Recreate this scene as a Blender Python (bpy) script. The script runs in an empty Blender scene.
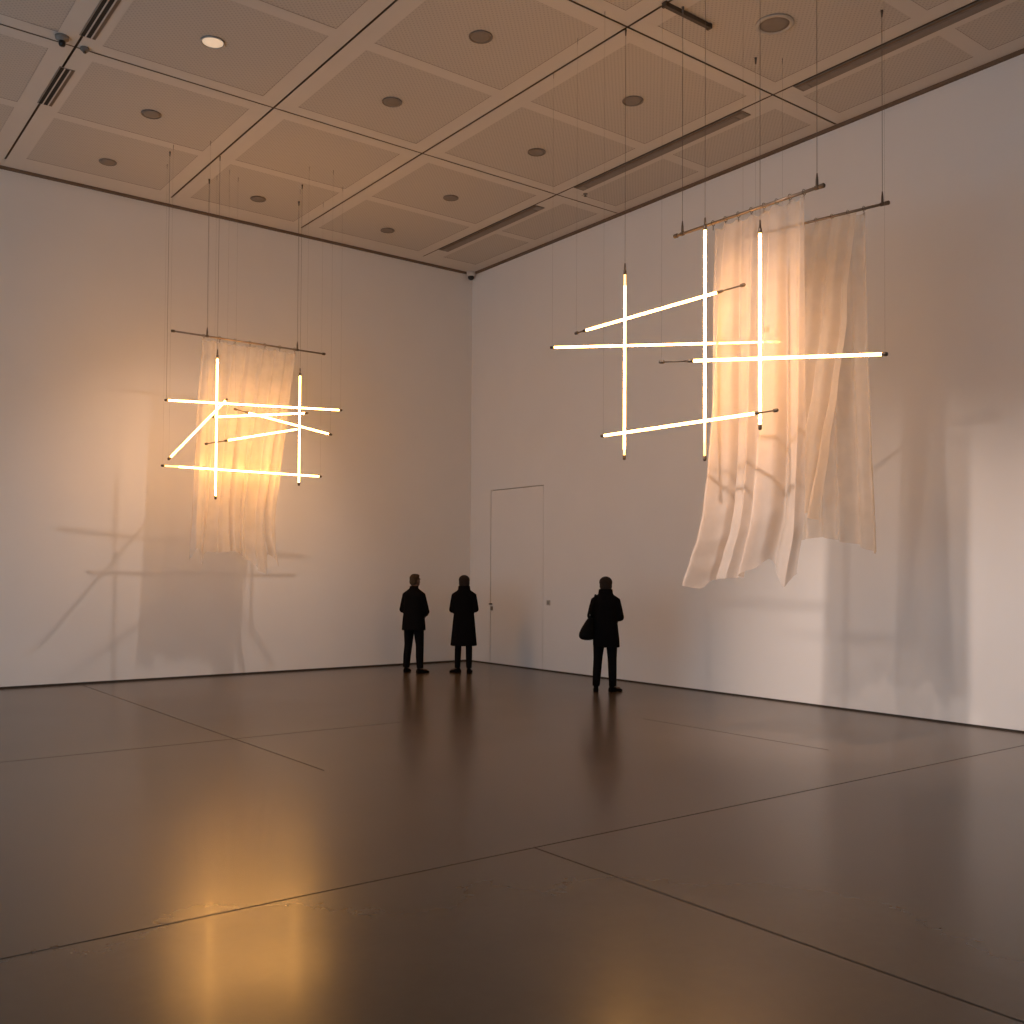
import bpy, bmesh, math, random
from math import sin, cos, pi, radians, sqrt, atan2
from mathutils import Vector, Matrix, Euler
random.seed(4)
scn = bpy.context.scene
C = scn.collection
H = 7.534                      # ceiling height; wall_left is the plane Y=0, wall_right the plane X=0, room is X<0, Y<0

# ------------------------------------------------------------------ helpers
def link(name, me, parent=None):
    o = bpy.data.objects.new(name, me); C.objects.link(o)
    if parent is not None: o.parent = parent
    return o

def obj(name, bm, mats, parent=None, smooth=True):
    me = bpy.data.meshes.new(name)
    bm.to_mesh(me); bm.free()
    for m in (mats if isinstance(mats, (list, tuple)) else [mats]): me.materials.append(m)
    if smooth:
        for p in me.polygons: p.use_smooth = True
    return link(name, me, parent)

def tag(o, label, cat, group=None):
    o['label'] = label; o['category'] = cat
    if group: o['group'] = group
    return o

def thing(name, label, cat, loc, rotz=0.0, group=None):
    o = bpy.data.objects.new(name, None); C.objects.link(o)
    o.location = loc; o.rotation_euler = (0, 0, rotz); o.empty_display_size = .1
    return tag(o, label, cat, group)

def struct(name, bm, mats, parent=None, smooth=False):
    o = obj(name, bm, mats, parent, smooth)
    if parent is None: o['kind'] = 'structure'
    return o

def box(bm, lo, hi, mat=0):
    vs = [bm.verts.new((x, y, z)) for x in (lo[0], hi[0]) for y in (lo[1], hi[1]) for z in (lo[2], hi[2])]
    for f in ((0,1,3,2),(4,6,7,5),(0,4,5,1),(2,3,7,6),(0,2,6,4),(1,5,7,3)):
        bm.faces.new([vs[i] for i in f]).material_index = mat
    return vs

def quad(bm, pts, mat=0):
    f = bm.faces.new([bm.verts.new(p) for p in pts]); f.material_index = mat
    return f

def frame_for(d):
    d = Vector(d).normalized()
    up = Vector((0,0,1)) if abs(d.z) < .95 else Vector((0,1,0))
    a = d.cross(up).normalized(); b = a.cross(d).normalized()
    return a, b

def sweep(bm, pts, radii, seg=12, caps=True, side=None, mat=0):
    """tube through pts; radii are numbers or (r_side, r_up) pairs; `side` fixes the ring's first axis."""
    pts = [Vector(p) for p in pts]; n = len(pts); rings = []
    if not isinstance(radii, (list, tuple)): radii = [radii]*n
    a = None
    for i, p in enumerate(pts):
        d = (pts[min(i+1, n-1)] - pts[max(i-1, 0)])
        if d.length < 1e-9: d = Vector((0,0,1))
        dn = d.normalized()
        if side is not None: a = Vector(side)
        if a is None: a, b = frame_for(d)
        a = (a - dn*a.dot(dn)).normalized(); b = dn.cross(a)      # carry the ring's axes along the path
        r = radii[i]
        ra, rb = r if isinstance(r, (list, tuple)) else (r, r)
        rings.append([bm.verts.new(p + a*(ra*cos(2*pi*k/seg)) + b*(rb*sin(2*pi*k/seg))) for k in range(seg)])
    for i in range(n-1):
        for k in range(seg):
            bm.faces.new((rings[i][k], rings[i][(k+1)%seg], rings[i+1][(k+1)%seg], rings[i+1][k])).material_index = mat
    if caps:
        bm.faces.new(rings[0][::-1]).material_index = mat; bm.faces.new(rings[-1]).material_index = mat

def capsule(bm, pts, radii, seg=14):
    """like sweep but with rounded ends"""
    pts = [Vector(p) for p in pts]
    rr = [r if isinstance(r, (list, tuple)) else (r, r) for r in radii]
    P, R = [], []
    d0 = (pts[0]-pts[1]).normalized(); d1 = (pts[-1]-pts[-2]).normalized()
    for t in (.98, .8, .45):
        k = sqrt(1-t*t); P.append(pts[0] + d0*min(rr[0])*t); R.append((rr[0][0]*k, rr[0][1]*k))
    P += pts; R += rr
    for t in (.45, .8, .98):
        k = sqrt(1-t*t); P.append(pts[-1] + d1*min(rr[-1])*t); R.append((rr[-1][0]*k, rr[-1][1]*k))
    sweep(bm, P, R, seg)

def rings_z(bm, rows, seg=24, power=2.3):
    """stack of super-elliptic rings: rows of (z, cx, cy, rx, ry)"""
    R = []
    for z, cx, cy, rx, ry in rows:
        ring = []
        for k in range(seg):
            a = 2*pi*k/seg; c, s = cos(a), sin(a)
            ring.append(bm.verts.new((cx + rx*math.copysign(abs(c)**(2/power), c), cy + ry*math.copysign(abs(s)**(2/power), s), z)))
        R.append(ring)
    for i in range(len(R)-1):
        for k in range(seg):
            bm.faces.new((R[i][k], R[i][(k+1)%seg], R[i+1][(k+1)%seg], R[i+1][k]))
    bm.faces.new(R[0][::-1]); bm.faces.new(R[-1])

def ellipsoid(bm, c, r, rot=None, seg=16, ringn=10):
    m = Matrix.Translation(Vector(c)) @ (rot.to_matrix().to_4x4() if rot else Matrix()) @ Matrix.Diagonal((r[0], r[1], r[2], 1))
    bmesh.ops.create_uvsphere(bm, u_segments=seg, v_segments=ringn, radius=1, matrix=m)

def lathe(bm, prof, seg=24, mats=None):
    R = []
    for r, z in prof:
        R.append([bm.verts.new((r*cos(2*pi*k/seg), r*sin(2*pi*k/seg), z)) for k in range(seg)])
    for i in range(len(R)-1):
        for k in range(seg):
            f = bm.faces.new((R[i][k], R[i][(k+1)%seg], R[i+1][(k+1)%seg], R[i+1][k]))
            if mats: f.material_index = mats[i]
    f = bm.faces.new(R[-1]); 
    if mats: f.material_index = mats[-1]
    bm.faces.new(R[0][::-1])

def interp(tab, t):
    """piecewise smooth interpolation in a table of (t, value)"""
    if t <= tab[0][0]: return tab[0][1]
    for (a, x), (b, y) in zip(tab, tab[1:]):
        if t <= b:
            k = (t-a)/(b-a); k = k*k*(3-2*k)*.5 + k*.5
            return x + (y-x)*k
    return tab[-1][1]

# ------------------------------------------------------------------ materials
def new_mat(name):
    m = bpy.data.materials.new(name); m.use_nodes = True
    nt = m.node_tree; return m, nt, nt.nodes['Principled BSDF']

def plain(name, col, rough=.5, metal=0.0, spec=.5, noise=0.06, scale=8.0):
    m, nt, b = new_mat(name)
    tc = nt.nodes.new('ShaderNodeTexCoord'); n = nt.nodes.new('ShaderNodeTexNoise'); n.inputs['Scale'].default_value = scale
    n.inputs['Detail'].default_value = 4
    r = nt.nodes.new('ShaderNodeValToRGB')
    r.color_ramp.elements[0].position = .3; r.color_ramp.elements[1].position = .7
    r.color_ramp.elements[0].color = [c*(1-noise) for c in col] + [1]
    r.color_ramp.elements[1].color = [min(1, c*(1+noise)) for c in col] + [1]
    nt.links.new(tc.outputs['Object'], n.inputs['Vector']); nt.links.new(n.outputs['Fac'], r.inputs['Fac'])
    nt.links.new(r.outputs['Color'], b.inputs['Base Color'])
    b.inputs['Roughness'].default_value = rough; b.inputs['Metallic'].default_value = metal
    b.inputs['Specular IOR Level'].default_value = spec
    return m

def emissive(name, col, strength, base=(.8,.75,.65)):
    m, nt, b = new_mat(name)
    b.inputs['Base Color'].default_value = (*base, 1); b.inputs['Roughness'].default_value = .25
    b.inputs['Emission Color'].default_value = (*col, 1); b.inputs['Emission Strength'].default_value = strength
    return m

def floor_material():
    m, nt, b = new_mat('polished_concrete'); L = nt.links.new
    tc = nt.nodes.new('ShaderNodeTexCoord')
    def noise(scale, det, rough=.55):
        n = nt.nodes.new('ShaderNodeTexNoise'); n.inputs['Scale'].default_value = scale
        n.inputs['Detail'].default_value = det; n.inputs['Roughness'].default_value = rough
        L(tc.outputs['Object'], n.inputs['Vector']); return n
    n1 = noise(.45, 3, .55); n2 = noise(14, 2, .5)
    mx = nt.nodes.new('ShaderNodeMix'); mx.data_type = 'FLOAT'; mx.inputs[0].default_value = .1
    L(n1.outputs['Fac'], mx.inputs[2]); L(n2.outputs['Fac'], mx.inputs[3])
    r = nt.nodes.new('ShaderNodeValToRGB'); e = r.color_ramp.elements
    e[0].position = .33; e[0].color = (*FLOOR_A, 1); e[1].position = .68; e[1].color = (*FLOOR_B, 1)
    L(mx.outputs[0], r.inputs['Fac'])
    L(r.outputs['Color'], b.inputs['Base Color'])
    mr = nt.nodes.new('ShaderNodeMapRange'); mr.inputs['To Min'].default_value = FLOOR_R[0]; mr.inputs['To Max'].default_value = FLOOR_R[1]
    mr.inputs['From Min'].default_value = .3; mr.inputs['From Max'].default_value = .7
    L(n1.outputs['Fac'], mr.inputs['Value']); L(mr.outputs['Result'], b.inputs['Roughness'])
    b.inputs['Specular IOR Level'].default_value = .40
    b.inputs['Coat Weight'].default_value = .08; b.inputs['Coat Roughness'].default_value = .09
    return m

def perforated():
    m, nt, b = new_mat('perforated_panel'); L = nt.links.new
    tc = nt.nodes.new('ShaderNodeTexCoord'); sp = nt.nodes.new('ShaderNodeSeparateXYZ'); L(tc.outputs['Object'], sp.inputs[0])
    def mth(op, a, bv=None):
        n = nt.nodes.new('ShaderNodeMath'); n.operation = op
        if isinstance(a, (int, float)): n.inputs[0].default_value = a
        else: L(a, n.inputs[0])
        if bv is not None:
            if isinstance(bv, (int, float)): n.inputs[1].default_value = bv
            else: L(bv, n.inputs[1])
        return n.outputs[0]
    k = 2*pi/.058
    s = mth('MULTIPLY', mth('SINE', mth('MULTIPLY', sp.outputs[0], k)), mth('SINE', mth('MULTIPLY', sp.outputs[1], k)))
    r = nt.nodes.new('ShaderNodeValToRGB'); e = r.color_ramp.elements
    e[0].position = .35; e[0].color = (.535, .49, .437, 1); e[1].position = .65; e[1].color = (.43, .393, .35, 1)
    L(s, r.inputs['Fac']); L(r.outputs['Color'], b.inputs['Base Color']); b.inputs['Roughness'].default_value = .8
    b.inputs['Specular IOR Level'].default_value = .2
    return m

def sheer(name, col, see):
    m, nt, b = new_mat(name); L = nt.links.new; nt.nodes.remove(b)
    out = nt.nodes['Material Output']
    tc = nt.nodes.new('ShaderNodeTexCoord'); n = nt.nodes.new('ShaderNodeTexNoise'); n.inputs['Scale'].default_value = 3; n.inputs['Detail'].default_value = 5
    L(tc.outputs['Object'], n.inputs['Vector'])
    d = nt.nodes.new('ShaderNodeBsdfDiffuse'); d.inputs['Color'].default_value = (*col, 1)
    t = nt.nodes.new('ShaderNodeBsdfTranslucent'); t.inputs['Color'].default_value = (*col, 1)
    a = nt.nodes.new('ShaderNodeMixShader'); a.inputs[0].default_value = .5; L(d.outputs[0], a.inputs[1]); L(t.outputs[0], a.inputs[2])
    tr = nt.nodes.new('ShaderNodeBsdfTransparent'); tr.inputs['Color'].default_value = (1, .985, .96, 1)
    mr = nt.nodes.new('ShaderNodeMapRange'); mr.inputs['From Min'].default_value = .3; mr.inputs['From Max'].default_value = .7
    mr.inputs['To Min'].default_value = see+.07; mr.inputs['To Max'].default_value = see-.07; L(n.outputs['Fac'], mr.inputs['Value'])
    mx = nt.nodes.new('ShaderNodeMixShader'); 
    # clearer towards the top edge: the light's fade there put into the transparency
    sp = nt.nodes.new('ShaderNodeSeparateXYZ'); L(tc.outputs['Object'], sp.inputs[0])
    fade = nt.nodes.new('ShaderNodeMapRange'); fade.interpolation_type = 'SMOOTHSTEP'
    fade.inputs['From Min'].default_value = -1.0; fade.inputs['From Max'].default_value = .05; fade.inputs['To Max'].default_value = .30
    L(sp.outputs[2], fade.inputs['Value'])
    ad = nt.nodes.new('ShaderNodeMath'); ad.operation = 'ADD'; L(mr.outputs['Result'], ad.inputs[0]); L(fade.outputs['Result'], ad.inputs[1])
    L(ad.outputs[0], mx.inputs[0]); L(a.outputs[0], mx.inputs[1]); L(tr.outputs[0], mx.inputs[2])
    L(mx.outputs[0], out.inputs['Surface'])
    return m

SIDE_H = 3.3; BACK_H = None
# tunables ---------------------------------------------------------
FLOOR_A = (.088, .061, .041); FLOOR_B = (.120, .086, .059); FLOOR_R = (.24, .27)
TUBE_COL = (1.0, .455, .10); TUBE_STR = 43.5
WORLD = ((.52, .74, .95), 2.2)
SPOT_L = 580.0; SPOT_R = 2050.0; SPOT_R2 = 560.0; FILL_D = 1700.0; SPOT_COL = (1.0, .79, .68)

M_wall = plain('white_wall_paint', (.80, .785, .765), .7, noise=.012, scale=1.2, spec=.25)
M_ceil = plain('ceiling_paint', (.62, .575, .52), .8, noise=.015, scale=2, spec=.2)
M_perf = perforated()
M_floor = floor_material()
M_joint = plain('dark_joint', (.03, .022, .016), .75, noise=.1)
M_gap = plain('shadow_gap', (.16, .11, .075), .8, noise=.08)
M_footshade = plain('floor_gap_shade', (.035, .028, .022), .8, noise=.1)
M_steel = plain('brushed_bronze_steel', (.30, .235, .18), .35, metal=.85, noise=.1, scale=30)
M_cap = plain('dark_end_cap', (.10, .075, .055), .45, metal=.5, noise=.1, scale=40)
M_wire = plain('steel_wire', (.16, .13, .11), .5, metal=.4, noise=.1, scale=40)
M_tube = emissive('warm_tube_glass', TUBE_COL, TUBE_STR)
M_dull = emissive('dim_tube_end_glass', TUBE_COL, 5.0)
M_fabF = sheer('sheer_cream_voile', (.765, .67, .592), .28)
M_fabR = sheer('sheer_beige_voile', (.93, .84, .73), .38)
M_fabR2 = sheer('sheer_beige_flap', (.96, .86, .74), .24)
M_fabL = sheer('sheer_gold_voile', (.94, .86, .77), .32)
M_trim = plain('downlight_trim', (.46, .42, .37), .5, noise=.03)
M_lens = plain('unlit_downlight_lens', (.22, .185, .155), .6, noise=.06)
M_lit = emissive('lit_downlight_lens', (1, .72, .48), .55, base=(.5,.45,.4))
M_slot = plain('black_slot', (.010, .009, .008), .8, noise=.1)
M_vent = plain('vent_bar', (.26, .225, .19), .6, noise=.05)
M_track = plain('recessed_track_metal', (.20, .17, .14), .6, noise=.08)
M_black = plain('black_plastic', (.012, .011, .011), .35, noise=.1)
M_white = plain('white_plastic', (.66, .63, .6), .4, noise=.03)
M_coat = plain('black_wool', (.0048, .0044, .0048), .95, spec=.06, noise=.25, scale=60)
M_trou = plain('charcoal_trousers', (.0065, .0064, .007), .95, spec=.06, noise=.25, scale=60)
M_shoe = plain('black_leather', (.004, .0036, .0036), .95, spec=.03, noise=.2, scale=30)
M_skin = plain('skin', (.12, .066, .045), .6, spec=.2, noise=.06, scale=20)
M_hairb = plain('greying_brown_hair', (.055, .036, .02), .8, spec=.2, noise=.35, scale=70)
M_haird = plain('dark_brown_hair', (.018, .011, .008), .75, spec=.2, noise=.35, scale=70)
M_bag = plain('black_bag_leather', (.005, .0048, .0048), .85, spec=.08, noise=.2, scale=30)

# ------------------------------------------------------------------ room shell
XW, YB = -16.0, -20.0         # far side and back ends of the modelled hall

bm = bmesh.new()
box(bm, (XW, YB, -.16), (0, 0, 0), 0)
# saw-cut joints, filled flush with dark sealant (the photo's cuts stop short in places)
def joint(x0, x1, y0, y1): quad(bm, [(x0, y0, .0006), (x1, y0, .0006), (x1, y1, .0006), (x0, y1, .0006)], 1)
jw = .0065
for y, x0, x1 in ((-10.95, XW, 0), (-6.0, XW, -5.1), (-15.9, XW, 0)): joint(x0, x1, y-jw, y+jw)
for x, y0, y1 in ((-7.13, -8.0, -.02), (-7.17, YB, -10.96), (-2.68, -9.95, -7.4), (-11.9, YB, -.02)): joint(x-jw, x+jw, y0, y1)
struct('floor', bm, [M_floor, M_joint])

def wall(name, lo, hi):
    bm = bmesh.new(); box(bm, lo, hi); return struct(name, bm, M_wall)
wall('wall_left', (XW, 0, 0), (.3, .3, H+.3))
# the right wall is built round the flush door's opening
DY0, DY1, DZ = -.66, -2.24, 3.265
bm = bmesh.new()
box(bm, (0, YB, 0), (.3, DY1, H+.3)); box(bm, (0, DY0, 0), (.3, 0, H+.3)); box(bm, (0, DY1, DZ), (.3, DY0, H+.3)); box(bm, (.12, DY1, 0), (.3, DY0, DZ))
struct('wall_right', bm, M_wall)
# unseen far side: opening added and sized to let cool world light in
wall('wall_far', (XW-.3, YB, SIDE_H), (XW, 0, H+.3))
wall('wall_back', (XW-.3, YB-.3, 0 if BACK_H is None else BACK_H), (.3, YB, H+.3))

# flush door: leaf set in the opening with a hairline gap
d = bmesh.new(); box(d, (.004, DY1+.012, .012), (.05, DY0-.014, DZ-.014)); door = struct('door_1', d, M_wall)
b2 = bmesh.new(); box(b2, (-.012, -.745, 1.0), (.004, -.690, 1.075)); obj('handle_plate', b2, M_track, door, False)
b2 = bmesh.new(); sweep(b2, [(-.05, -.700, 1.12), (-.05, -.76, 1.12)], [.014, .014], 10); sweep(b2, [(.004, -.715, 1.12), (-.055, -.715, 1.12)], [.013, .013], 10); obj('door_handle', b2, M_cap, door)
b2 = bmesh.new(); box(b2, (.052, DY1+.001, .0), (.07, DY0-.001, DZ-.001)); dg = struct('trim_1', b2, M_gap)
sw = thing('wall_switch', 'tiny pale wall switch just right of the flush white door', 'switch', (-.006, -2.39, 1.19))
b2 = bmesh.new(); box(b2, (-.004, -.045, -.045), (.006, .045, .045)); pl_ = obj('plate', b2, M_trim, sw, False)
b2 = bmesh.new(); box(b2, (-.009, -.02, -.028), (-.004, .02, .028)); obj('rocker', b2, M_vent, pl_, False)

# wall feet: dark strips, the shade of the floor recess put into their colour
b2 = bmesh.new(); box(b2, (XW, -.012, 0), (-.012, 0, .028)); o = struct('floor_gap_shade_left', b2, M_footshade)
b2 = bmesh.new(); box(b2, (-.012, YB, 0), (0, 0, .020)); o = struct('floor_gap_shade_right', b2, M_footshade)
# ceiling edge: solid strips with the gap's shade put into their dark colour
b2 = bmesh.new(); box(b2, (XW, -.05, H-.035), (-.05, 0, H)); struct('trim_2', b2, M_gap)
b2 = bmesh.new(); box(b2, (-.05, YB, H-.035), (0, 0, H)); struct('trim_3', b2, M_gap)

# ceiling: painted sheet with real grooves, perforated fields let into it
GX = [-12.8, -10.6, -8.33, -5.98, -3.78, -1.34]; GY = [-16.4, -12.32, -8.24, -4.16]
bm = bmesh.new()
cx = [XW] + GX + [0.0]; cy = [YB] + GY + [0.0]
cg = .013
def field(x0, x1, y0, y1, mx=.22, my=.2):
    """one bay's paint: border ring at H, perforated fields 4 mm higher"""
    ym = (y0+y1)/2
    fx0, fx1 = x0+mx, x1-mx
    rows = [(y0+my, ym-.09), (ym+.09, y1-my)]
    yy = [y0, rows[0][0], rows[0][1], rows[1][0], rows[1][1], y1]; xx = [x0, fx0, fx1, x1]
    for i in range(3):
        for j in range(5):
            perf = (i == 1 and j in (1, 3))
            z = H + (.004 if perf else 0)
            quad(bm, [(xx[i], yy[j], z), (xx[i], yy[j+1], z), (xx[i+1], yy[j+1], z), (xx[i+1], yy[j], z)], 1 if perf else 0)
for i in range(len(cx)-1):
    for j in range(len(cy)-1):
        x0 = cx[i] + (cg if i else 0); x1 = cx[i+1] - (cg if i < len(cx)-2 else 0)
        y0 = cy[j] + (cg if j else 0); y1 = cy[j+1] - (cg if j < len(cy)-2 else 0)
        top = (j == len(cy)-2)
        if top:                                  # the strip along the left wall is plain
            quad(bm, [(cx[i], -.33, H), (cx[i], 0, H), (cx[i+1], 0, H), (cx[i+1], -.33, H)], 0); y1 = -.33
        if i == len(cx)-2: field(x0, x1, y0, y1, .30, .2)
        else: field(x0, x1, y0, y1, .22, .02 if False else .2)
box(bm, (XW, YB, H+.03), (.3, .3, H+.12), 2)
struct('ceiling', bm, [M_ceil, M_perf, M_gap])

# downlights ---------------------------------------------------------
NAMES_DL = {}
def downlight(x, y, r, label, lit=False, wide=False):
    t = thing('recessed_downlight', label, 'ceiling light', (x, y, H), 0, 'round ceiling lights')
    b = bmesh.new()
    if wide: lathe(b, [(r, .0), (r*1.0, -.012), (r*.9, -.020), (r*.80, -.016), (r*.78, .0)], 32)
    else: lathe(b, [(r, .0), (r, -.010), (r*.93, -.014), (r*.88, -.008), (r*.87, .0)], 32)
    obj('trim_ring', b, M_trim if (wide or lit) else M_lens, t)
    b = bmesh.new(); rr = r*(.77 if wide else .86)
    lathe(b, [(rr, .0), (rr, -.006), (rr*.7, -.0075), (rr*.05, -.008)], 32)
    obj('lens', b, M_lit if lit else M_lens, t)
downlight(-7.16, -5.21, .13, 'only glowing round ceiling light, upper left of the ceiling', lit=True)
downlight(-7.14, -3.03, .125, 'unlit round ceiling light in the left bay, second from the left wall')
downlight(-7.15, -1.13, .12, 'unlit round ceiling light in the left bay, nearest the left wall')
downlight(-4.89, -1.13, .12, 'unlit round ceiling light in the middle bay, nearest the left wall')
downlight(-4.89, -5.22, .125, 'unlit round ceiling light in the middle bay, second from the left wall')
downlight(-4.90, -7.12, .13, 'unlit round ceiling light in the middle bay, closest to the top edge of the photo')
downlight(-2.57, -1.14, .12, 'unlit round ceiling light nearest the room corner and the security camera')
downlight(-2.55, -3.04, .12, 'unlit round ceiling light, second in the row leading away from the corner camera')
downlight(-2.56, -5.18, .125, 'unlit round ceiling light, third from the corner, left of the long thin hanging wire')
downlight(-2.57, -7.08, .13, 'unlit round ceiling light, fourth from the corner, behind the wires of the tall hanging tubes')
downlight(-2.60, -9.24, .20, 'large unlit round ceiling light with pale trim ring above the right drapes', wide=True)

# slot diffusers in the left groove ---------------------------------
def slot_diffuser(y0, y1, label):
    t = thing('slot_diffuser', label, 'air vent', (-8.28, (y0+y1)/2, H), 0, 'black slot air vents in the ceiling')
    h = (y1-y0)/2
    b = bmesh.new(); box(b, (-.085, -h, -.006), (.085, h, 0)); obj('frame', b, M_vent, t, False)
    for x0, x1, m in ((-.070, -.032, M_slot), (-.012, .028, M_slot), (.052, .078, M_gap)):
        b = bmesh.new(); box(b, (x0, -h+.01, -.008), (x1, h-.01, -.005)); obj('slot', b, m, t, False)
    for x0 in (-.026, .036):
        b = bmesh.new(); box(b, (x0-.003, -h+.01, -.010), (x0+.008, h-.01, -.006)); obj('blade', b, M_ceil, t, False)
slot_diffuser(-3.60, -2.47, 'short black double slot air vent nearer the left wall')
slot_diffuser(-6.6, -4.46, 'long black double slot air vent cut by the top edge of the photo')

# recessed linear tracks along the right wall ------------------------
def linear(y0, y1, label):
    t = thing('linear_vent', label, 'ceiling slot', (-1.235, (y0+y1)/2, H-.001), 0, 'long recessed ceiling slots by the right wall')
    h = (y1-y0)/2
    b = bmesh.new(); box(b, (-.095, -h, -.01), (.095, h, 0)); obj('housing', b, M_track, t, False)
    b = bmesh.new(); box(b, (-.085, -h+.02, -.014), (-.055, h-.02, -.009)); obj('slot', b, M_gap, t, False)
    b = bmesh.new(); box(b, (-.03, -h+.16, -.016), (.075, h-.16, -.009)); obj('diffuser', b, M_lens, t, False)
    for s in (-1, 1):
        b = bmesh.new(); box(b, (-.03, s*(h-.085)-.05, -.015), (.075, s*(h-.085)+.05, -.009)); obj('end_plate', b, M_vent, t, False)
linear(-3.62, -.85, 'long recessed ceiling slot nearest the room corner')
linear(-7.74, -4.55, 'long recessed ceiling slot in the middle, behind the hanging wires')
linear(-13.4, -8.53, 'long recessed ceiling slot running out of the top right of the photo')

# sprinklers, camera dome, track ------------------------------------
def sprinkler(x, y, label):
    t = thing('ceiling_detector', label, 'detector', (x, y, H))
    b = bmesh.new(); lathe(b, [(.075, 0), (.07, -.03), (.045, -.05), (.02, -.055)], 20); obj('housing', b, M_vent, t)
    b = bmesh.new(); lathe(b, [(.036, -.048), (.036, -.09), (.026, -.105), (.006, -.11)], 16); obj('sensor_head', b, M_black, t)
sprinkler(-8.50, -4.30, 'small black tipped ceiling detector at the groove crossing, upper left')
t = thing('ceiling_boss', 'tiny dark round knob beside the black tipped detector', 'ceiling fitting', (-8.24, -4.20, H))
b = bmesh.new(); lathe(b, [(.05, 0), (.05, -.02), (.03, -.04), (.01, -.045)], 16); obj('cover', b, M_track, t)
b = bmesh.new(); lathe(b, [(.018, -.04), (.018, -.055), (.006, -.058)], 12); obj('tip', b, M_cap, t)
t = thing('ceiling_nub', 'tiny ceiling sprinkler beside the middle recessed slot', 'sprinkler', (-1.02, -4.46, H))
b = bmesh.new(); lathe(b, [(.035, 0), (.035, -.008), (.016, -.012), (.012, -.04)], 14); obj('escutcheon', b, M_track, t)
b = bmesh.new(); lathe(b, [(.024, -.036), (.024, -.041), (.005, -.044)], 14); obj('deflector', b, M_cap, t)

t = thing('mounted_security_camera', 'small white security camera with black lens in the ceiling corner', 'security camera', (-.10, -.10, H-.035))
b = bmesh.new(); lathe(b, [(.085, .03), (.085, -.03), (.075, -.055), (.03, -.06)], 20); obj('bracket', b, M_white, t)
b = bmesh.new(); ellipsoid(b, (0, 0, -.07), (.062, .062, .06)); obj('lens_dome', b, M_black, t)

t = thing('lighting_track', 'short dark ceiling rail from which two right hand wires hang', 'ceiling rail', (-3.47, -8.81, H))
b = bmesh.new(); box(b, (-.33, -.022, -.045), (.33, .022, 0)); obj('rail', b, M_cap, t, False)
for s in (-1, 1):
    b = bmesh.new(); box(b, (s*.335-.015, -.03, -.05), (s*.335+.015, .03, 0)); obj('end_cap', b, M_cap, t, False)

# ------------------------------------------------------------------ light tubes
WR = .0020
def wire_bm(p, q, r=WR):
    b = bmesh.new(); sweep(b, [p, q], [r, r], 6); return b

def light_tube(a, b_, label, group, dark=(0, 0), wires=(), thin=(), dim=(0, 0)):
    """a, b_: tip positions. dark: metres of bare metal rod at each tip. wires: parameters where a suspension wire leads up to the ceiling."""
    a = Vector(a); b_ = Vector(b_); mid = (a+b_)/2; Ln = (b_-a).length; d = (b_-a).normalized()
    t = thing('hanging_light_tube', label, 'light tube', mid, 0, group)
    A, B = a-mid, b_-mid
    cap = .05; r = .0125
    g0 = A + d*((dark[0] if dark[0] else cap)); g1 = B - d*((dark[1] if dark[1] else cap))
    l0 = g0 + d*dim[0]; l1 = g1 - d*dim[1]
    b = bmesh.new(); sweep(b, [l0, l0+(l1-l0)*.5, l1], [r, r, r], 14); obj('glass_tube', b, M_tube, t)
    for p, q, m in ((g0, l0, dim[0]), (l1, g1, dim[1])):
        if m:
            b = bmesh.new(); sweep(b, [p, q], [r*.9, r*.9], 14); obj('glass_end', b, M_dull, t)
    for P, D, dk in ((A, d, dark[0]), (B, -d, dark[1])):
        b = bmesh.new()
        sweep(b, [P, P+D*.008, P+D*cap*.85, P+D*cap], [.010, .0165, .0165, .013], 14)
        obj('end_cap', b, M_cap, t)
        if dk:
            b = bmesh.new(); sweep(b, [P+D*cap*.9, P+D*dk*.5, P+D*(dk-.04)], [.0075, .0075, .0075], 10)
            sweep(b, [P+D*(dk-.05), P+D*(dk-.02), P+D*(dk+.02)], [.009, .0155, .0155], 14)
            obj('bare_rod', b, M_cap, t)
    for lst, rad in ((wires, WR), (thin, .0006)):
        for s in lst:
            p = A + (B-A)*s; q = Vector((p.x, p.y, H-.004-mid.z))
            b = wire_bm(p, q, rad)
            sweep(b, [q-Vector((0,0,.07)), q-Vector((0,0,.004))], [.007 if rad == WR else .002, .010 if rad == WR else .003], 8)
            wo = obj('suspension_wire', b, M_wire, t)
            b = bmesh.new(); sweep(b, [p-d*.012, p+d*.012], [.0172, .0172], 12) if abs(d.z) < .9 else sweep(b, [p, p+Vector((0,0,.07))], [.012, .008], 10)
            obj('wire_clip', b, M_cap, wo)
    return t

GL = 'glowing tubes of the left hanging cluster'; GR = 'glowing tubes of the right hanging cluster'
light_tube((-5.968, -2.335, 4.732), (-5.968, -2.335, 2.706), 'left cluster, longer vertical glowing tube in front of the drape', GL, wires=(0,), dim=(.02, 0))
light_tube((-4.606, -2.100, 4.685), (-4.606, -2.100, 2.989), 'left cluster, shorter vertical glowing tube right of the drape', GL, wires=(0,))
light_tube((-6.600, -2.050, 4.062), (-4.056, -2.400, 4.141), 'left cluster, uppermost near-horizontal glowing tube', GL, wires=(.01,), thin=(.99,))
light_tube((-6.488, -1.600, 3.201), (-3.993, -1.622, 3.201), 'left cluster, lowest horizontal glowing tube', GL, thin=(.01, .99), dim=(.2, 0))
light_tube((-6.619, -2.300, 3.217), (-5.667, -1.950, 4.193), 'left cluster, steep diagonal glowing tube at the left', GL, thin=(.01, .99))
light_tube((-5.488, -1.750, 4.094), (-4.476, -2.900, 3.679), 'left cluster, glowing tube sloping down to the right', GL, dark=(.23, 0), thin=(.015, .985))
light_tube((-5.760, -1.620, 3.961), (-4.807, -2.800, 3.973), 'left cluster, short glowing tube just under the uppermost one', GL, thin=(.015, .985))
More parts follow.
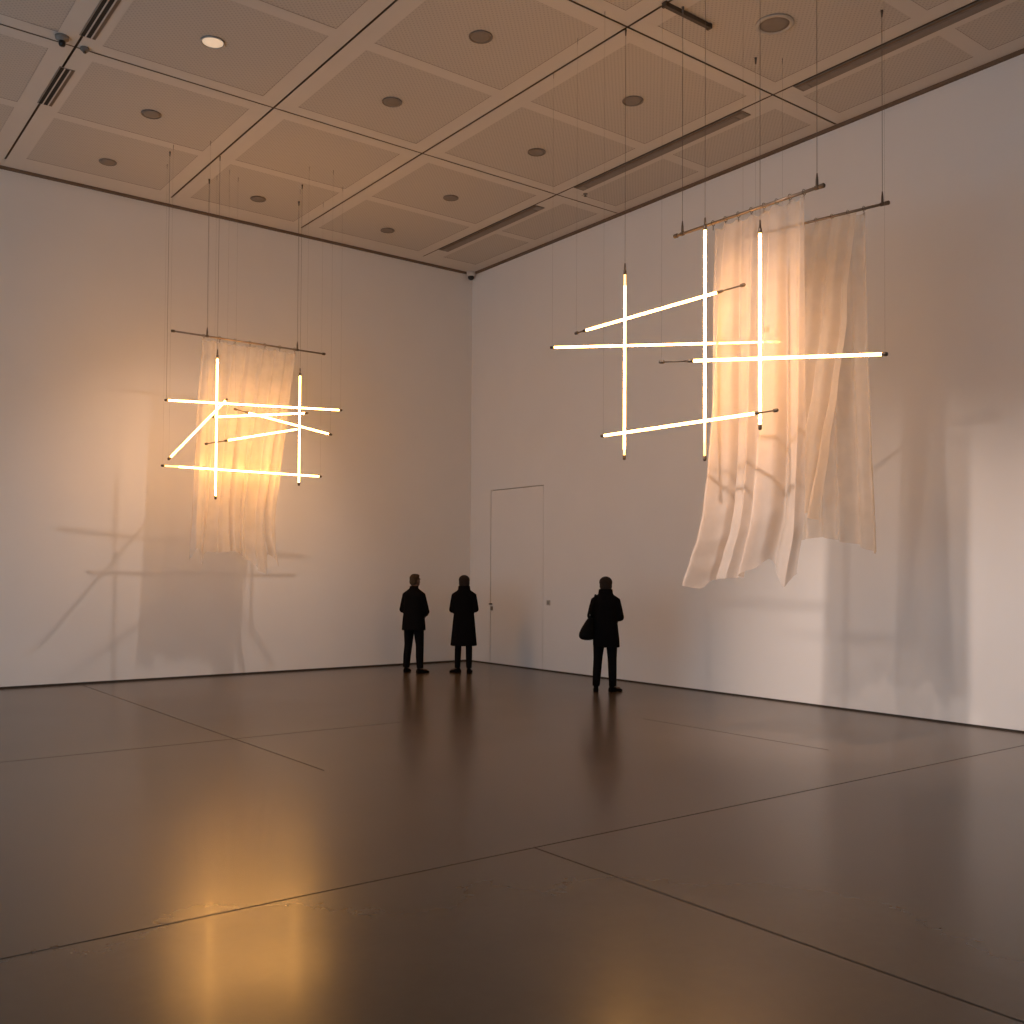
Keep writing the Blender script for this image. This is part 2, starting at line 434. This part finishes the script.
light_tube((-6.280, -2.750, 3.412), (-4.523, -1.900, 3.870), 'left cluster, glowing tube rising to the right with dark bare left end', GL, dark=(.42, 0), thin=(.015, .985))

light_tube((-3.770, -8.203, 4.938), (-3.770, -8.203, 2.914), 'right cluster, leftmost vertical glowing tube on bare wall', GR, wires=(0,), dim=(.12, .06))
light_tube((-3.960, -9.489, 5.025), (-3.960, -9.489, 2.780), 'right cluster, tallest vertical glowing tube at the left edge of the drape', GR, wires=(0,), dim=(0, .35))
light_tube((-4.050, -10.209, 4.781), (-4.050, -10.209, 2.986), 'right cluster, rightmost vertical glowing tube in front of the drape', GR, wires=(0,))
light_tube((-4.060, -7.733, 4.304), (-4.081, -10.067, 4.304), 'right cluster, uppermost slanting glowing tube', GR, dark=(.17, .30), wires=(), thin=(.01, .99))
light_tube((-3.800, -6.995, 4.318), (-1.948, -8.878, 4.318), 'right cluster, long horizontal glowing tube that runs behind the drape', GR, thin=(.01, .99))
light_tube((-4.600, -9.513, 3.629), (-3.720, -11.249, 3.527), 'right cluster, horizontal glowing tube reaching furthest right past the drapes', GR, dark=(.30, 0), thin=(.012, .988))
light_tube((-4.180, -8.285, 3.123), (-4.125, -10.461, 3.123), 'right cluster, lowest glowing tube rising to the right', GR, dark=(0, .22), thin=(.015,))

# ------------------------------------------------------------------ hanging rods
def hanging_rod(a, b_, wires, label, r=.0145, faint=()):
    a = Vector(a); b_ = Vector(b_); mid = (a+b_)/2
    t = thing('hanging_rod', label, 'curtain rod', mid, 0, 'thin metal rods on wires')
    A, B = a-mid, b_-mid; d = (B-A).normalized()
    b = bmesh.new(); sweep(b, [A, (A+B)/2, B], [r, r, r], 12); obj('rod', b, M_steel, t)
    for P in (A, B):
        b = bmesh.new(); sweep(b, [P-d*.028, P-d*.02, P+d*.02, P+d*.028], [r*.9, r*1.5, r*1.5, r*.9], 12); obj('end_cap', b, M_cap, t)
    for s in wires:
        p = A + (B-A)*s; q = Vector((p.x, p.y, H-mid.z))
        b = wire_bm(p+Vector((0,0,.02)), q, WR*(.35 if s in faint else 1.25)); sweep(b, [q-Vector((0,0,.07)), q], [.008, .014], 8); wo = obj('suspension_wire', b, M_wire, t)
        b = bmesh.new(); sweep(b, [p-d*.02, p+d*.02], [r*1.35, r*1.35], 12)
        sweep(b, [p+Vector((0,0,.0)), p+Vector((0,0,.07)), p+Vector((0,0,.13))], [.014, .012, .006], 8)
        obj('wire_clamp', b, M_cap, wo)
    return t
hanging_rod((-6.285, -1.420, 5.186), (-3.880, -1.420, 5.186), (.21, .81), 'thin brown rod above the left cluster of tubes', .0135)
hanging_rod((-3.600, -8.777, 5.186), (-3.557, -10.503, 5.186), (.05, .97), 'front metal rod above the right cluster, carrying the long front drape')
hanging_rod((-2.219, -8.578, 5.519), (-1.930, -10.129, 5.519), (.06, .97), 'rear metal rod on the right, partly hidden behind the front drape', faint=(.06,))

# ------------------------------------------------------------------ sheer drapes
def drape(name, parent, mat, point, nu=150, nv=130):
    """point(u, v) -> world position; u across, v down"""
    bm = bmesh.new(); off = parent.location
    V = [[bm.verts.new(Vector(point(i/nu, j/nv)) - off) for i in range(nu+1)] for j in range(nv+1)]
    for j in range(nv):
        for i in range(nu): bm.faces.new((V[j][i], V[j][i+1], V[j+1][i+1], V[j+1][i]))
    return obj(name, bm, mat, parent)

def hook_bm(rodpt, r=.018):
    b = bmesh.new(); P = Vector(rodpt)
    ring = [P + Vector((0, 0, 0)) + Vector((cos(a)*(r+.008), 0, sin(a)*(r+.008))) for a in [2*pi*k/10 for k in range(11)]]
    sweep(b, ring, [.003]*len(ring), 6); sweep(b, [P-Vector((0,0,r+.006)), P-Vector((0,0,.07))], [.004, .004], 6)
    return b

def folds(u, v, comps, grow):
    s = 0
    for f, ph, a, drift in comps: s += a*sin(2*pi*f*u + ph + drift*v)
    return s*grow

# left drape (hangs in the plane Y = -1.3)
t = thing('sheer_drape', 'left sheer drape glowing gold behind the crossed tubes', 'drape', (-5.10, -1.42, 5.10))
LTab = [(0, -5.85), (.35, -5.915), (.7, -5.955), (1, -6.02)]
RTab = [(0, -4.37), (.28, -4.485), (.58, -4.615), (.78, -4.695), (.9, -4.675), (1, -4.615)]
BTab = [(0, 1.86), (.07, 2.05), (.15, 1.80), (.24, 2.0), (.34, 1.98), (.45, 2.02), (.56, 1.98), (.67, 1.88), (.77, 1.72), (.84, 1.66), (.91, 1.98), (1, 1.78)]
def pL(u, v):
    x = interp(LTab, v)*(1-u) + interp(RTab, v)*u
    z = 5.14 + (interp(BTab, u)-5.14)*v - .015*(1-v)*(1-cos(2*pi*9*u))
    gr = .35 + .65*min(1, v*1.6)
    x += .018*sin(2*pi*7*u+.8+v*1.4)*gr + .05*sin(2*pi*2.5*u+1)*max(0, v-.75)*2
    y = -1.42 + folds(u, v, [(9, .3, .038, .8), (4.3, 1.2, .03, 1.6), (15.5, .5, .014, .4)], gr) - .10*max(0, v-.7)*sin(2*pi*3.2*u)
    return (x, y, z)
drape('cloth', t, M_fabL, pL)
for k in range(7):
    u = k/6; P = Vector(pL(.01+.98*u, 0)); P.z = 5.186; P.y = -1.42
    obj('hook', hook_bm(P - Vector(t.location), .016), M_cap, t)

# right front drape (plane X = -3.58)
t = thing('sheer_drape', 'right front sheer drape with hem blown to the left, behind two vertical tubes', 'drape', (-3.58, -9.8, 5.11))
LT = [(0, -9.26), (.2, -9.22), (.5, -9.19), (.66, -9.16), (.79, -9.12), (.86, -9.06), (.93, -8.96), (1, -8.86)]
RT = [(0, -10.33), (.6, -10.325), (.85, -10.30), (1, -10.21)]
BT = [(0, 1.67), (.10, 1.62), (.20, 1.57), (.26, 1.655), (.45, 1.675), (.62, 1.685), (.70, 1.76), (.77, 1.86), (.82, 1.78), (.89, 1.60), (.95, 1.60), (1, 1.72)]
def pF(u, v):
    y = interp(LT, v)*(1-u) + interp(RT, v)*u
    z = 5.145 + (interp(BT, u)-5.145)*v - .016*(1-v)*(1-cos(2*pi*7*u))
    gr = .30 + .70*min(1, v*1.3)
    y += .022*sin(2*pi*6*u + 1.1 + v*1.2)*gr
    x = -3.575 + folds(u, v, [(3.8, .4, .075, 1.1), (1.9, 2.0, .06, 1.3), (10, .9, .020, .8)], gr) + .30*max(0, v-.7)**1.5*(1-u)*-1
    return (x, y, z)
drape('cloth', t, M_fabF, pF)
for k in range(8):
    u = k/7; P = Vector(pF(.01+.98*u, 0)); f = (P.y+8.777)/(-10.503+8.777); P.z = 5.186; P.x = -3.6+.043*f
    b = hook_bm(Vector((0, 0, 0))); bmesh.ops.translate(b, verts=b.verts, vec=P - Vector(t.location)); obj('hook', b, M_cap, t)

# right rear drape (near X = -2): a back sheet and a front fold swept to the left
t = thing('sheer_drape', 'right rear sheer drape with pointed folded hem, partly behind the front drape', 'drape', (-2.05, -9.45, 5.45))
LT2 = [(0, -8.85), (1, -8.78)]; RT2 = [(0, -9.90), (.35, -9.94), (.66, -9.99), (1, -10.05)]
BT2 = [(0, 2.0), (.25, 2.08), (.5, 2.12), (.72, 2.05), (1, 1.93)]
def rod_x(y): return -2.219 + .289*((y+8.578)/(-10.129+8.578))
def pR(u, v):
    y = interp(LT2, v)*(1-u) + interp(RT2, v)*u
    z = 5.485 + (interp(BT2, u)-5.485)*v
    gr = .3 + .7*min(1, v*1.3)
    y += .016*sin(2*pi*7*u+v)*gr
    x = rod_x(y) + .03 + folds(u, v, [(6.5, 1.0, .05, .7), (2.6, .2, .045, 1.0), (13, .4, .012, .5)], gr)
    return (x, y, z)
drape('cloth', t, M_fabR, pR)
LT3 = [(0, -8.95), (.6, -8.85), (1, -8.80)]; RT3 = [(0, -9.84), (.36, -9.83), (.58, -9.73), (.76, -9.63), (1, -9.50)]
BT3 = [(0, 2.85), (.45, 2.62), (.8, 2.36), (1, 2.28)]
def pR2(u, v):
    y = interp(LT3, v)*(1-u) + interp(RT3, v)*u
    z = 5.485 + (interp(BT3, u)-5.485)*v
    gr = .3 + .7*min(1, v*1.3)
    y += .018*sin(2*pi*5*u+2+v*2.5)*gr
    x = rod_x(y) - .14*min(1, v*4) - .04 + folds(u, v, [(4.5, .2, .045, 3.0), (9, 1.2, .018, 2.0)], gr)
    return (x, y, z)
drape('folded_flap', t, M_fabR2, pR2)
for k in range(7):
    u = k/6; P = Vector(pR(.01+.98*u, 0)); P.z = 5.519; P.x = rod_x(P.y)
    b = hook_bm(Vector((0, 0, 0))); bmesh.ops.translate(b, verts=b.verts, vec=P - Vector(t.location)); obj('hook', b, M_cap, t)

# ------------------------------------------------------------------ people
def remesh(o, voxel, smooth_it=4):
    m = o.modifiers.new('join', 'REMESH'); m.mode = 'VOXEL'; m.voxel_size = voxel; m.use_smooth_shade = True
    s = o.modifiers.new('soft', 'SMOOTH'); s.iterations = smooth_it; s.factor = .5

def person(label, loc, yaw, P):
    """local frame: faces +Y, right hand at +X, feet on z=0. About 1.70 m tall."""
    t = thing('person', label, 'person', loc, yaw)
    sc = P.get('scale', 1.0); t.scale = (sc, sc, sc)
    hip, sh, neck = .88, 1.40, 1.46
    feet = P['feet']                     # [(x, y, toe_yaw)] for left and right
    sw_ = P.get('sh', .175); 
    elbows = P['elbows']; wrists = P['wrists']
    hy = P.get('head_yaw', 0.0); ht = P.get('head_tilt', 0.0)
    HC = Vector((0, .035, 1.585))
    hm = Matrix.Translation(HC) @ Euler((ht, 0, hy)).to_matrix().to_4x4()
    def hp(x, y, z): return hm @ Vector((x, y, z))
    # ---- body: one continuous surface
    b = bmesh.new()
    ellipsoid(b, hp(0, -.008, .03), (.074, .092, .088), Euler((ht, 0, hy)))                # cranium
    ellipsoid(b, hp(0, .022, -.035), (.060, .070, .080), Euler((ht, 0, hy)))               # face
    ellipsoid(b, hp(0, .055, -.092), (.028, .026, .022), Euler((ht, 0, hy)))               # chin
    capsule(b, [hp(0, .088, .012), hp(0, .112, -.026)], [.009, .014], 10)                   # nose
    capsule(b, [hp(-.04, .080, .030), hp(.04, .080, .030)], [.011, .011], 10)               # brow
    capsule(b, [hp(-.020, .088, -.058), hp(.020, .088, -.058)], [.008, .008], 8)            # upper lip
    capsule(b, [hp(-.016, .086, -.070), hp(.016, .086, -.070)], [.008, .008], 8)            # lower lip
    for s in (-1, 1):
        ellipsoid(b, hp(s*.076, -.005, -.012), (.011, .022, .032), Euler((ht, 0, hy)))      # ear
        ellipsoid(b, hp(s*.030, .080, .010), (.013, .010, .009), Euler((ht, 0, hy)))        # eye
    capsule(b, [(0, .0, 1.40), (0, .008, 1.47), hp(0, -.01, -.06)], [(.066, .062), (.056, .056), (.056, .058)])
    rings_z(b, [(.80, 0, 0, .13, .10), (.88, 0, 0, .165, .115), (.97, 0, .0, .155, .105), (1.08, 0, .005, .138, .098), (1.22, 0, .01, .160, .112), (1.34, 0, .005, .158, .104), (1.40, 0, 0, .11, .080), (1.44, 0, 0, .06, .056)])
    for i, s in enumerate((-1, 1)):
        fx, fy, fa = feet[i]
        hipj = Vector((s*.09, 0, .86)); an = Vector((fx, fy, .09)); kn = (hipj+an)/2 + Vector((0, .025, .02))
        capsule(b, [hipj, (hipj+kn)/2, kn, (kn*.62+an*.38) - Vector((0, .012, 0)), an], [r_*P.get('leg', 1.0)*.9 for r_ in (.088, .075, .056, .055, .040)])
        toe = an + Vector((-sin(fa)*.13, cos(fa)*.13, -.05))
        capsule(b, [an - Vector((0, 0, .045)), (an+toe)/2 - Vector((0, 0, .02)), toe], [.034, .035, .026])
        S = Vector((s*(sw_-.02), 0, 1.335)); E = Vector(elbows[i]); W = Vector(wrists[i])
        capsule(b, [S, (S+E)/2, E], [.054, .047, .040]); capsule(b, [E, E*.6+W*.4, W], [.040, .038, .027])
        # hand: palm, four bent fingers of different lengths, thumb from the palm's side
        fd = (W-E).normalized(); up = Vector((0, 0, 1)); sd = fd.cross(up).normalized(); nrm = sd.cross(fd).normalized()
        pc = W + fd*.045
        capsule(b, [W, W+fd*.04, W+fd*.085], [(.020, .026), (.016, .038), (.014, .036)], 12)
        for k, (ln, of) in enumerate(((.072, .030), (.080, .010), (.074, -.010), (.058, -.028))):
            r0 = W + fd*.085 + nrm*of
            q = -sd*s
            capsule(b, [r0 - fd*.02, r0 + fd*ln*.42, r0 + fd*ln*.75 + q*.018, r0 + fd*ln*.86 + q*.040], [.0095, .009, .008, .007], 8)
        th = W + fd*.030 + nrm*.030
        capsule(b, [th - nrm*.012, th + nrm*.022 + fd*.020, th + nrm*.030 + fd*.052], [.012, .010, .008], 8)
    body = obj('body', b, M_skin, t); remesh(body, .0065, 3)
    # ---- trousers
    b = bmesh.new()
    rings_z(b, [(.76, 0, 0, .14, .11), (.86, 0, 0, .178, .128), (.98, 0, 0, .170, .120), (1.04, 0, 0, .158, .114)])
    tw = P.get('leg', 1.0)
    for i, s in enumerate((-1, 1)):
        fx, fy, fa = feet[i]
        hipj = Vector((s*.088, 0, .84)); an = Vector((fx, fy, P.get('cuff', .085))); kn = (hipj+an)/2 + Vector((0, .022, .02))
        capsule(b, [hipj, (hipj+kn)/2, kn], [.098*tw, .087*tw, .071*tw]); sweep(b, [kn + Vector((0,0,.02)), kn, (kn+an)/2 - Vector((0, .01, 0)), an], [.068*tw, .071*tw, .067*tw, .059*tw], 16)
    o = obj('trousers', b, M_trou, t); remesh(o, .011, 5)
    # ---- shoes
    for i, s in enumerate((-1, 1)):
        fx, fy, fa = feet[i]
        b = bmesh.new(); R = Matrix.Translation((fx, fy, 0)) @ Matrix.Rotation(fa, 4, 'Z')
        rows = [(-.075, .028, .0, .055), (-.06, .036, .0, .085), (-.02, .039, .0, .095), (.04, .040, .0, .078), (.09, .045, .0, .058), (.14, .043, .0, .048), (.175, .032, .0, .038), (.192, .014, .0, .026)]
        prev = None
        for y, w, z0, z1 in rows:
            ring = [b.verts.new(R @ Vector(p)) for p in ((-w*.9, y, z0), (-w, y, z0+.018), (-w*.9, y, z1*.7), (-w*.5, y, z1), (w*.5, y, z1), (w*.9, y, z1*.7), (w, y, z0+.018), (w*.9, y, z0))]
            if prev:
                for k in range(8): b.faces.new((prev[k], prev[(k+1)%8], ring[(k+1)%8], ring[k]))
            else: b.faces.new(ring[::-1])
            prev = ring
        b.faces.new(prev)
        if P.get('boots'): sweep(b, [R @ Vector((0, -.02, .06)), R @ Vector((0, -.02, .12)), R @ Vector((0, -.015, .19))], [(.044, .05), (.046, .052), (.05, .055)], 14)
        o = obj('shoe', b, M_shoe, t); sd_ = o.modifiers.new('round', 'SUBSURF'); sd_.levels = 1; sd_.render_levels = 2
    # ---- coat: torso, skirt, sleeves and collar as one garment
    b = bmesh.new()
    rings_z(b, P['coat_rows'], 32)
    for i, s in enumerate((-1, 1)):
        S = Vector((s*(sw_-.02), -.002, 1.338)); E = Vector(elbows[i]); W = Vector(wrists[i]); sl = P.get('sleeve', 1.0)
        capsule(b, [Vector((s*.035, -.004, 1.425)), S*.5+Vector((s*.045, -.003, 1.385+.012))*.5, S, (S+E)/2, E], [.055, .066, .068*sl, .064*sl, .058*sl])
        Wc = E + (W-E)*.94
        capsule(b, [E, E*.5+Wc*.5], [.060*sl, .054*sl]); sweep(b, [E*.6+Wc*.4, Wc], [.054*sl, .045*sl], 16)
    # collar
    for z0, z1, rx in P.get('collar', [(1.40, 1.50, .072)]):
        rings_z(b, [(z0, 0, -.005, rx*1.25, rx*1.15), ((z0+z1)/2, 0, -.002, rx*1.05, rx*1.05), (z1, 0, .0, rx*.98, rx*.98)])
    o = obj('coat', b, M_coat, t); remesh(o, .011, 6)
    # ---- hair
    b = bmesh.new(); rot = Euler((ht, 0, hy))
    for c, r in P['hair']: ellipsoid(b, hp(*c), r, rot)
    o = obj('hair', b, P['hair_mat'], t); remesh(o, .009, 3)
    return t

jacket = [(.735, 0, .0, .208, .172), (.82, 0, .0, .205, .166), (.95, 0, .0, .194, .152), (1.10, 0, .005, .180, .140), (1.24, 0, .008, .180, .140), (1.33, 0, .0, .172, .128), (1.39, 0, -.004, .130, .105), (1.44, 0, -.004, .080, .080)]
person('person in a short dark jacket with greying hair, looking right, leftmost of the three',
       (-2.115, -1.36, 0), radians(-62), dict(
       feet=[(-.16, .03, radians(10)), (.145, -.02, radians(-25))],
       elbows=[(-.205, -.03, 1.09), (.215, .05, 1.06)], wrists=[(-.08, .215, 1.02), (.10, .235, 1.0)],
       coat_rows=jacket, head_yaw=radians(-12), head_tilt=radians(2), hair_mat=M_hairb, scale=.985,
       hair=[((0, -.018, .045), (.080, .094, .080)), ((0, -.055, -.01), (.070, .058, .072)), ((0, .03, .085), (.062, .055, .035))]))

longcoat = [(.475, 0, -.01, .232, .190), (.56, 0, -.01, .224, .182), (.72, 0, -.005, .208, .166), (.90, 0, 0, .192, .150), (1.04, 0, .003, .176, .138), (1.16, 0, .006, .174, .138), (1.28, 0, .004, .176, .138), (1.34, 0, 0, .168, .124), (1.40, 0, -.004, .130, .104), (1.45, 0, -.004, .090, .085)]
person('person in a knee length dark coat standing nearest the room corner, middle of three',
       (-1.42, -1.85, 0), radians(-38), dict(
       feet=[(-.105, .0, radians(48)), (.095, -.03, radians(-8))],
       elbows=[(-.200, -.02, 1.10), (.200, -.01, 1.11)], wrists=[(-.10, .21, 1.06), (.09, .22, 1.08)], leg=.84,
       coat_rows=longcoat, collar=[(1.37, 1.515, .104)], head_tilt=radians(4), hair_mat=M_haird, scale=.98,
       hair=[((0, -.014, .030), (.098, .108, .088)), ((0, -.040, -.03), (.094, .082, .072)), ((-.062, -.005, -.03), (.034, .050, .058)), ((.062, -.005, -.03), (.034, .050, .058))]))

hipcoat = [(.66, .015, -.01, .196, .155), (.78, .01, -.005, .196, .156), (.92, 0, 0, .188, .150), (1.06, 0, .003, .176, .140), (1.18, 0, .006, .176, .140), (1.28, 0, .004, .178, .140), (1.34, 0, 0, .170, .126), (1.40, 0, -.004, .132, .104), (1.45, 0, -.004, .090, .085)]
W2 = Vector((-1.245, -5.195, 0)); Y2 = radians(-46)
person('person in a hip length dark coat carrying a shoulder bag, rightmost of the three',
       W2, Y2, dict(
       feet=[(-.135, -.01, radians(6)), (.110, .0, radians(-42))],
       elbows=[(-.215, -.02, 1.12), (.215, .0, 1.10)], wrists=[(-.09, .22, 1.06), (.09, .22, 1.06)], leg=.95, boots=True,
       coat_rows=hipcoat, collar=[(1.37, 1.515, .104)], head_tilt=radians(5), hair_mat=M_haird, scale=.98,
       hair=[((0, -.012, .030), (.099, .106, .088)), ((0, -.052, -.02), (.086, .070, .078)), ((-.055, .0, -.03), (.038, .050, .058)), ((.055, .0, -.03), (.038, .050, .058))]))

# shoulder bag on the third person's left hip
t = thing('shoulder_bag', 'black slouchy shoulder bag at the left hip of the rightmost person', 'bag', W2, Y2)
b = bmesh.new()
rings_z(b, [(.745, -.255, -.03, .040, .09), (.755, -.262, -.03, .095, .13), (.80, -.272, -.03, .122, .155), (.88, -.258, -.03, .110, .15), (.97, -.236, -.03, .080, .135), (1.05, -.215, -.03, .050, .115), (1.07, -.210, -.03, .032, .10)], 28)
o = obj('bag_body', b, M_bag, t); s = o.modifiers.new('round', 'SUBSURF'); s.levels = 1; s.render_levels = 2
b = bmesh.new()
sweep(b, [(-.225, -.12, 1.00), (-.210, -.155, 1.16), (-.155, -.095, 1.34), (-.142, -.015, 1.402), (-.150, .075, 1.35), (-.20, .16, 1.18), (-.228, .08, 1.00)], [(.016, .005)]*7, 8)
strap = obj('strap', b, M_bag, t)
b = bmesh.new(); box(b, (-.222, -.165, 1.10), (-.208, -.151, 1.125)); obj('buckle', b, M_cap, strap, False)

# ------------------------------------------------------------------ lights
def spot(name, loc, target, power, angle, blend, size, col):
    l = bpy.data.lights.new(name, 'SPOT'); l.energy = power; l.spot_size = radians(angle); l.spot_blend = blend
    l.shadow_soft_size = size; l.color = col
    o = bpy.data.objects.new(name, l); C.objects.link(o); o.location = loc
    o.rotation_euler = (Vector(target)-Vector(loc)).to_track_quat('-Z', 'Y').to_euler()
spot('spotlight_left', (-4.9, -6.0, 7.42), (-5.6, 0, .9), SPOT_L, 58, 1.0, .07, SPOT_COL)
spot('spotlight_right', (-8.3, -10.8, 7.42), (0, -9.35, -.4), SPOT_R, 42, 1.0, .09, SPOT_COL)
spot('drape_fill', (-8.3, -10.8, 7.42), (-3.58, -9.6, 1.7), FILL_D, 19, 1.0, .24, SPOT_COL)  # added fill to brighten the lower front drape, placed at the right spotlight
spot('spotlight_right_centre', (-7.8, -8.06, 7.42), (0, -9.4, .5), SPOT_R2, 40, .9, .07, SPOT_COL)

w = bpy.data.worlds.new('World'); scn.world = w; w.use_nodes = True
bg = w.node_tree.nodes['Background']; bg.inputs['Color'].default_value = (*WORLD[0], 1); bg.inputs['Strength'].default_value = WORLD[1]

# ------------------------------------------------------------------ camera
cam = bpy.data.cameras.new('camera'); co = bpy.data.objects.new('camera', cam); C.objects.link(co)
yaw, pitch, roll, f = 0.6530976301329042, 0.024127809777741645, 0.006243492042386736, 996.5313
fw = Vector((sin(yaw)*cos(pitch), cos(yaw)*cos(pitch), sin(pitch))); r0 = Vector((cos(yaw), -sin(yaw), 0)); u0 = r0.cross(fw)
rt = r0*cos(roll) + u0*sin(roll); up = u0*cos(roll) - r0*sin(roll)
m = Matrix((rt, up, -fw)).transposed().to_4x4(); m.translation = (-11.100166, -15.837891, 1.72)
co.matrix_world = m
cam.sensor_width = 36; cam.sensor_fit = 'HORIZONTAL'; cam.lens = f/1024*36; cam.shift_y = 36.0986/1024
cam.clip_start = .05; cam.clip_end = 200
scn.camera = co
scn.view_settings.view_transform = 'Standard'; scn.view_settings.look = 'None'
scn.view_settings.exposure = 0.0
scn.cycles.use_denoising = True
scn.cycles.max_bounces = 10; scn.cycles.transparent_max_bounces = 24
scn.cycles.sample_clamp_indirect = 6.0
